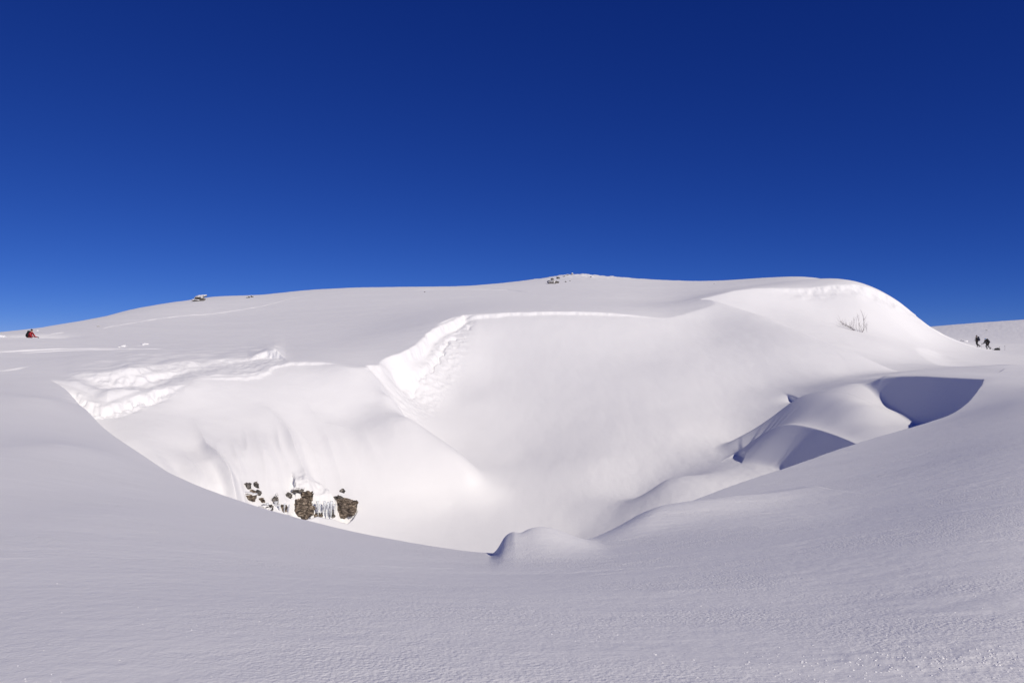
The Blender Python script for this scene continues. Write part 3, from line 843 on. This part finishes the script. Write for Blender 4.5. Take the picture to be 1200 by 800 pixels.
def grow(T, path, r0, r1, twigs, rnd, tl):
    pts = [bp(*p) for p in path]
    T.add(pts, [r0 + (r1 - r0) * k / (len(pts) - 1) for k in range(len(pts))])
    for i in range(twigs):
        k = rnd.randrange(len(pts) - 1); t = rnd.random()
        a = Vector(pts[k]).lerp(Vector(pts[k + 1]), t)
        d = Vector(pts[k + 1]) - Vector(pts[k]); d.normalize()
        d = (d * .6 + Vector((rnd.uniform(-.8, .8), rnd.uniform(-.8, .8), rnd.uniform(.1, .7)))).normalized()
        L = tl * rnd.uniform(.5, 1.2)
        T.add([a, a + d * L * .5, a + d * L + Vector((0, 0, L * .12))], [r1 * .9, r1 * .6, r1 * .25])
rnd = random.Random(3)
T = Tubes(); grow(T, [(1010, 391), (1011, 388), (1012.6, 384), (1012.5, 379), (1012, 375), (1011, 369), (1008.5, 363)], .040, .012, 16, rnd, .7)
obj('trunk', T.v, T.f, BARK, shrub)
T = Tubes(); grow(T, [(1001, 387), (998, 384.5, .1), (994, 382, .1), (990, 380, .2), (985, 376.5, .2)], .055, .013, 26, rnd, .8)
grow(T, [(1000, 386), (996, 384.5, -.2), (991, 382.5, -.2), (983, 380, -.3)], .03, .012, 16, rnd, .7)
obj('branch', T.v, T.f, BARK, shrub)
for px, top, tip in ((1001.5, 371, 1001), (1004.3, 369, 1005), (1006.5, 372, 1006), (998.5, 376, 998), (1015, 380, 1017), (1008, 378, 1007)):
    T = Tubes(); grow(T, [(px + 1, 389), (px, 384, rnd.uniform(-.3, .3)), (px, (384 + top) / 2, rnd.uniform(-.3, .3)), (tip, top)], .016, .008, 9, rnd, .6)
    obj('twig', T.v, T.f, BARK, shrub)

# ------------------------------------------------------------------ people
def skin(name, joints, bones, mat, parent, level=1, flat=1.0):
    """one continuous surface grown over a jointed skeleton: joints name -> (x, y, z, radius)"""
    names = list(joints); idx = {n: i for i, n in enumerate(names)}
    me = bpy.data.meshes.new(name)
    me.from_pydata([joints[n][:3] for n in names], [(idx[a], idx[b]) for a, b in bones], [])
    me.update(); me.materials.append(mat)
    o = bpy.data.objects.new(name, me); COL.objects.link(o); o.parent = parent
    sm = o.modifiers.new('skin', 'SKIN'); sm.use_smooth_shade = True
    dat = me.skin_vertices[0].data if me.skin_vertices else None
    for n in names:
        r = joints[n][3]
        dat[idx[n]].radius = r if isinstance(r, tuple) else (r, r)
    dat[0].use_root = True
    ss = o.modifiers.new('smooth', 'SUBSURF'); ss.levels = level; ss.render_levels = level
    return o

SKINM = plain('skin', (.52, .33, .24), .55, .08)
DARK = plain('black cloth', (.006, .006, .008), .8)
NAVY = plain('navy cloth', (.008, .011, .035), .75)
RED = plain('red cloth', (.42, .014, .022), .65, .15)
CHARCOAL = plain('charcoal cloth', (.009, .009, .012), .8)
BLUE = plain('light blue cloth', (.10, .27, .50), .7)
GREYM = plain('grey metal', (.22, .22, .23), .4)
WHITE_EYE = plain('eye white', (.7, .7, .7), .3, .02)

def ell(bm, c, r, seg=12, rings=8, rot=None):
    m = Matrix.Translation(c) @ (rot if rot else Matrix.Identity(4)) @ Matrix.Diagonal((*r, 1))
    bmesh.ops.create_uvsphere(bm, u_segments=seg, v_segments=rings, radius=1, matrix=m)

def person(loc, rotz, label, pose, cloth, hat_mat, glove_mat):
    """a figure facing local +x; pose gives the joints of hips, chest, head, hands and feet"""
    t = thing('person', label, 'person', loc, rotz)
    P = {k: Vector(v) for k, v in pose.items()}
    sc_ = .185
    chest, hip, head = P['chest'], P['hip'], P['head']
    up = (chest - hip).normalized()
    sh = {s: chest + up * .10 + Vector((0, s * sc_, 0)) for s in (-1, 1)}
    neck = chest + up * .17
    J = {'hip': (*hip, (.13, .15)), 'waist': (*(hip.lerp(chest, .45)), (.11, .13)), 'chest': (*chest, (.12, .16)), 'neckbase': (*neck, .065),
         'neck': (*(neck.lerp(head, .45)), .055), 'jaw': (*(head + Vector((.025, 0, -.06))), (.075, .065)), 'skull': (*(head + Vector((-.01, 0, .03))), (.095, .08)), 'top': (*(head + Vector((-.015, 0, .10))), (.06, .055)),
         'nosebridge': (*(head + Vector((.085, 0, .005))), .018), 'nosetip': (*(head + Vector((.115, 0, -.025))), .012)}
    B = [('hip', 'waist'), ('waist', 'chest'), ('chest', 'neckbase'), ('neckbase', 'neck'), ('neck', 'jaw'), ('jaw', 'skull'), ('skull', 'top'), ('skull', 'nosebridge'), ('nosebridge', 'nosetip')]
    JJ = {k: J[k] for k in ('hip', 'waist', 'chest')}; JB = [('hip', 'waist'), ('waist', 'chest')]
    JJ = {'hem': (*(hip + (hip - chest).normalized() * .14), (.165, .19)), 'hip': (*hip, (.165, .19)), 'waist': (*(hip.lerp(chest, .45)), (.14, .165)), 'chest': (*chest, (.15, .18)), 'collar': (*(neck + up * .03), .075)}; JB = [('hem', 'hip'), ('hip', 'waist'), ('waist', 'chest'), ('chest', 'collar')]
    TJ = {'hip': (*(hip + Vector((0, 0, .0))), (.16, .18))}; TB = []
    for s, n in ((-1, 'r'), (1, 'l')):
        el, ha, kn, fo = P['elbow_' + n], P['hand_' + n], P['knee_' + n], P['foot_' + n]
        d = (ha - el).normalized()
        J.update({'sh' + n: (*sh[s], .06), 'el' + n: (*el, .042), 'wr' + n: (*(ha - d * .05), .028), 'palm' + n: (*(ha + d * .03), (.036, .020))})
        B += [('chest', 'sh' + n), ('sh' + n, 'el' + n), ('el' + n, 'wr' + n), ('wr' + n, 'palm' + n)]
        side = d.cross(Vector((0, 0, 1))).normalized(); dn = side.cross(d)
        for q, (off, L) in enumerate(((-.03, .075), (-.01, .085), (.01, .08), (.03, .06))):
            b0 = ha + d * .07 + side * off
            J['k%d' % q + n] = (*b0, .011); J['f%d' % q + n] = (*(b0 + d * L * .5 + dn * -.015), .010); J['t%d' % q + n] = (*(b0 + d * L * .65 + dn * -.05), .008)
            B += [('palm' + n, 'k%d' % q + n), ('k%d' % q + n, 'f%d' % q + n), ('f%d' % q + n, 't%d' % q + n)]
        J['th' + n] = (*(ha + d * .03 + side * .05), .012); J['tt' + n] = (*(ha + d * .075 + side * .065 - dn * .03), .009)
        B += [('palm' + n, 'th' + n), ('th' + n, 'tt' + n)]
        hj = hip + Vector((0, s * .095, -.06))
        an = fo + Vector((-.06, 0, .10))
        J.update({'th_' + n: (*hj, .09), 'kn' + n: (*kn, .06), 'an' + n: (*an, .04), 'toe' + n: (*(fo + Vector((.12, 0, .035))), .035)})
        B += [('hip', 'th_' + n), ('th_' + n, 'kn' + n), ('kn' + n, 'an' + n), ('an' + n, 'toe' + n)]
        JJ.update({'sh' + n: (*sh[s], .085), 'el' + n: (*el, .066), 'wr' + n: (*(ha - d * .04), .05)})
        JB += [('chest', 'sh' + n), ('sh' + n, 'el' + n), ('el' + n, 'wr' + n)]
        TJ.update({'th_' + n: (*hj, .115), 'kn' + n: (*kn, .085), 'an' + n: (*(an + Vector((0, 0, .03))), .068)})
        TB += [('hip', 'th_' + n), ('th_' + n, 'kn' + n), ('kn' + n, 'an' + n)]
    skin('body', J, B, SKINM, t)
    skin('jacket', JJ, JB, cloth[0], t)
    skin('trousers', TJ, TB, cloth[1], t)
    for s, n in ((-1, 'r'), (1, 'l')):
        fo = P['foot_' + n]; ha = P['hand_' + n]; d = (ha - P['elbow_' + n]).normalized()
        skin('boot', {'a': (*(fo + Vector((-.06, 0, .20))), .068), 'b': (*(fo + Vector((-.06, 0, .07))), .065), 'c': (*(fo + Vector((.05, 0, .055))), .055), 'd': (*(fo + Vector((.15, 0, .045))), .042)}, [('a', 'b'), ('b', 'c'), ('c', 'd')], DARK, t)
        side = d.cross(Vector((0, 0, 1))).normalized(); dn = side.cross(d)
        G = {'c': (*(ha - d * .06), .046), 'p': (*(ha + d * .03), (.050, .032))}; GB = [('c', 'p')]
        for q, (off, L) in enumerate(((-.032, .075), (-.011, .085), (.011, .08), (.032, .06))):
            b0 = ha + d * .075 + side * off
            G['k%d' % q] = (*b0, .0155); G['f%d' % q] = (*(b0 + d * L * .5 - dn * .015), .014); G['t%d' % q] = (*(b0 + d * L * .65 - dn * .05), .012)
            GB += [('p', 'k%d' % q), ('k%d' % q, 'f%d' % q), ('f%d' % q, 't%d' % q)]
        G['th'] = (*(ha + d * .03 + side * .055), .016); G['tt'] = (*(ha + d * .075 + side * .07 - dn * .03), .013); GB += [('p', 'th'), ('th', 'tt')]
        skin('glove', G, GB, glove_mat, t)
    bm = bmesh.new()
    ell(bm, head + Vector((-.02, 0, .065)), (.118, .102, .095), 16, 10)
    for v in list(bm.verts):
        if v.co.z < head.z + .02 and v.co.x > head.x + .03: v.co.z = head.z + .025
    ell(bm, head + Vector((-.03, 0, .165)), (.03, .03, .028), 8, 6)
    bm_obj('hat', bm, hat_mat, t)
    for s in (-1, 1):
        bm = bmesh.new(); ell(bm, head + Vector((.078, s * .033, .012)), (.012, .014, .011), 8, 6); bm_obj('eye', bm, WHITE_EYE, t)
        bm = bmesh.new(); ell(bm, head + Vector((-.005, s * .088, -.005)), (.026, .012, .034), 8, 6); bm_obj('ear', bm, SKINM, t)
    return t, P

def to_world(t, p):
    return Matrix.Translation(t.location) @ Matrix.Rotation(t.rotation_euler[2], 4, 'Z') @ Vector(p)

def backpack(t, P, mat, label, size=1.0):
    chest, hip = P['chest'], P['hip']
    up = (chest - hip).normalized(); back = Vector((-up.z, 0, up.x))
    root = thing('backpack', label, 'backpack', to_world(t, hip.lerp(chest, .25) + back * .14), t.rotation_euler[2])
    o = hip.lerp(chest, .25) + back * .14
    def loc(p): return p - o
    def box(name, c, half, m, parent=root):
        bm = bmesh.new(); bmesh.ops.create_cube(bm, size=2)
        bmesh.ops.bevel(bm, geom=bm.edges[:], offset=.55, segments=3, affect='EDGES', profile=.6)
        R3 = Matrix((( -back.x, 0, up.x), (0, 1, 0), (-back.z, 0, up.z)))
        for v in bm.verts: v.co = loc(c) + R3 @ Vector((v.co.x * half[0], v.co.y * half[1], v.co.z * half[2]))
        return bm_obj(name, bm, m, parent)
    c = hip.lerp(chest, .62) + back * (.17 + .10 * size)
    box('pack_body', c, (.13 * size, .17 * size, .30 * size), mat)
    box('lid', c + up * .30 * size, (.13 * size, .155 * size, .07 * size), DARK)
    box('front_pocket', c + back * .13 * size - up * .08, (.05, .12 * size, .15 * size), mat)
    for s in (-1, 1):
        T = Tubes(); a = chest + up * .10 + Vector((0, s * .12, 0))
        pts = [a + back * .20, a + up * .10, a - back * .17 - up * .02, chest - back * .18 - up * .15 + Vector((0, s * .14, 0)), hip.lerp(chest, .4) + back * .12 + Vector((0, s * .17, 0))]
        T.add([loc(p) for p in pts], [.02] * 5)
        obj('strap', T.v, T.f, DARK, root)
    return root

def ski_pole(a, b, label, group):
    root = thing('ski_pole', label, 'ski pole', b, 0, group)
    a = Vector(a) - Vector(b)
    T = Tubes(); T.add([Vector((0, 0, 0)), a], [.010, .014]); obj('shaft', T.v, T.f, GREYM, root)
    T = Tubes(); T.add([a * .90, a * 1.02], [.02, .02]); obj('grip', T.v, T.f, DARK, root)
    bm = bmesh.new(); bmesh.ops.create_cone(bm, cap_ends=True, segments=10, radius1=.05, radius2=.015, depth=.03, matrix=Matrix.Translation(a * .06)); bm_obj('basket', bm, DARK, root)
    return root

# skier, moving right through a trench in the snow
kx, ky = (36.0 - 600) / FPX * 77.8, 77.8
kz = height(kx, ky)
pose = dict(hip=(-.14, 0, .74), chest=(.03, 0, 1.14), head=(.13, 0, 1.46), elbow_r=(.30, -.27, .88), hand_r=(.62, -.25, .84), elbow_l=(.26, .27, .86), hand_l=(.56, .28, .80),
            knee_r=(.20, -.12, .46), foot_r=(.0, -.12, 0), knee_l=(.06, .12, .44), foot_l=(-.22, .12, 0))
k1, P1 = person((kx, ky, kz), R(-8), 'skier in a red jacket and black hat, waist deep behind snow at left edge', pose, (RED, CHARCOAL), DARK, DARK)
backpack(k1, P1, DARK, 'black backpack on the back of the red skier', 1.0)
for hnd in ('hand_r', 'hand_l'):
    h = P1[hnd]; a = to_world(k1, h + Vector((.05, 0, .04))); b = to_world(k1, h + Vector((-.15, 0, -.70)))
    ski_pole(a, b, 'ski pole in the forward hand of the red skier' if hnd == 'hand_r' else 'ski pole in the far hand of the red skier', 'ski poles of the red skier')

# two walkers on the pass
wx, wy, wz = seen_at(1145, 406.8, 60)
pose = dict(hip=(.02, 0, .90), chest=(.09, 0, 1.33), head=(.08, 0, 1.63), elbow_r=(.02, -.30, 1.10), hand_r=(.20, -.30, .92), elbow_l=(.10, .28, 1.08), hand_l=(.32, .24, 1.02),
            knee_r=(.10, -.10, .48), foot_r=(-.08, -.10, 0), knee_l=(-.02, .10, .46), foot_l=(-.36, .10, .0))
w1, P2 = person((wx, wy, wz), R(150), 'walker all in black standing upright on the pass with a navy backpack', pose, (DARK, DARK), DARK, DARK)
backpack(w1, P2, NAVY, 'navy backpack on the upright black walker', 1.05)
vx, vy, vz = seen_at(1157, 409.6, 60)
pose = dict(hip=(-.02, 0, .84), chest=(.22, 0, 1.22), head=(.34, 0, 1.50), elbow_r=(.36, -.28, .94), hand_r=(.62, -.28, .82), elbow_l=(.40, .28, .96), hand_l=(.68, .26, .88),
            knee_r=(.16, -.10, .44), foot_r=(-.02, -.10, 0), knee_l=(-.06, .10, .42), foot_l=(-.40, .10, .0))
w2, P3_ = person((vx, vy, vz), R(180), 'walker in dark clothes and light blue hat leaning forward to pull a sled', pose, (CHARCOAL, DARK), BLUE, DARK)
backpack(w2, P3_, CHARCOAL, 'dark backpack on the leaning walker with the light blue hat', 1.1)
h = P3_['hand_r']
ski_pole(to_world(w2, h + Vector((.05, 0, .06))), to_world(w2, h + Vector((.12, 0, -.80))), 'walking pole in the hand of the leaning walker', 'walking pole')

# sled pulled behind the leaning walker
sx_, sy_, sz_ = seen_at(1168.5, 410.2, 60)
sled = thing('sled', 'low dark pulk sled loaded with black bags behind the leaning walker', 'sled', (sx_, sy_, sz_), 0)
v = []; f = []
prof = [(-.52, .16, .12), (-.48, .05, .20), (-.30, .0, .23), (.35, .0, .23), (.46, .06, .20), (.50, .15, .16)]
for x_, z_, w_ in prof:
    v += [(x_, -w_, z_ + .14), (x_, -w_ * .85, z_), (x_, w_ * .85, z_), (x_, w_, z_ + .14)]
for k in range(len(prof) - 1):
    for i in range(3): f.append((k * 4 + i, k * 4 + i + 1, k * 4 + 5 + i, k * 4 + 4 + i))
hull = obj('hull', v, f, CHARCOAL, sled); so = hull.modifiers.new('thickness', 'SOLIDIFY'); so.thickness = .012
for c, r in (((-.24, 0, .20), (.24, .18, .17)), ((.08, .02, .27), (.22, .17, .20)), ((.34, -.01, .22), (.15, .16, .20))):
    bm = rock_mesh(r, int(c[0] * 100) + 90, 4, 3, .12); bb = bm_obj('bag', bm, DARK, sled); bb.location = c
T = Tubes(); T.add([(.30, 0, .30), (.42, 0, .50), (.50, .02, .66)], [.03, .03, .02]); obj('rolled_mat', T.v, T.f, CHARCOAL, sled)
for xx in (-.15, .2):
    T = Tubes(); T.add([(xx, -.22, .14), (xx, -.16, .42), (xx, .0, .48), (xx, .16, .42), (xx, .22, .14)], [.012] * 5); obj('lashing', T.v, T.f, GREYM, sled)
T = Tubes()
a = to_world(w2, P3_['hip'] + Vector((-.16, 0, 0))); b = Vector((sx_ - .50, sy_, sz_ + .14))
T.add([a.lerp(b, q / 8) + Vector((0, 0, -.30 * 4 * (q / 8) * (1 - q / 8))) for q in range(9)], [.012] * 9)
tag(obj('tow_rope', T.v, T.f, DARK), 'dark tow rope between the leaning walker and the sled', 'rope')
mx_, my_, mz_ = seen_at(1177.5, 410.6, 60)
mp_ = thing('marker_pole', 'thin grey pole stuck upright in the snow right of the sled', 'pole', (mx_, my_, mz_))
T = Tubes(); T.add([(0, 0, -.2), (.01, 0, .4), (0, 0, .82)], [.018, .016, .014]); obj('shaft', T.v, T.f, GREYM, mp_)
T = Tubes(); T.add([(0, 0, .70), (0, 0, .84)], [.035, .035]); obj('handle', T.v, T.f, CHARCOAL, mp_)

# ------------------------------------------------------------------ crumbs of crust lying on the near snow
rnd = random.Random(21)
cv = []; cf = []
def crumb(x, y, r):
    z = height(x, y) + r * .2; o = len(cv)
    pts = [(0, 0, 1), (1, 0, 0), (.3, .95, .1), (-.8, .6, -.1), (-.8, -.6, .1), (.3, -.95, 0), (0, 0, -1)]
    a = rnd.uniform(0, 6.28); ca, sa = math.cos(a), math.sin(a); fl = rnd.uniform(.4, .9); el = rnd.uniform(.8, 1.8)
    for p in pts:
        q = [c * rnd.uniform(.7, 1.25) * r for c in p]; q[0] *= el
        cv.append((x + q[0] * ca - q[1] * sa, y + q[0] * sa + q[1] * ca, z + q[2] * fl))
    for i in range(1, 6):
        j = 1 + i % 5
        cf.append((o, o + i, o + j)); cf.append((o + 6, o + j, o + i))
for i in range(700):
    px = rnd.uniform(640, 1230) if rnd.random() < .8 else rnd.uniform(0, 700); py = rnd.uniform(640, 805)
    x, y, z = seen_at(px, py, 2.5)
    if mnoise.noise(Vector((x * .9, y * 1.3, 2))) > .05: crumb(x, y, rnd.uniform(.002, .006) * (y / 5) ** .5)
for i in range(300):
    x = rnd.gauss(2.3, .55); y = rnd.gauss(4.1, .16)
    crumb(x, y, rnd.uniform(.0025, .007))
cr = obj('snow_crumbs', cv, cf, SNOWCAP, None, False); cr['kind'] = 'stuff'
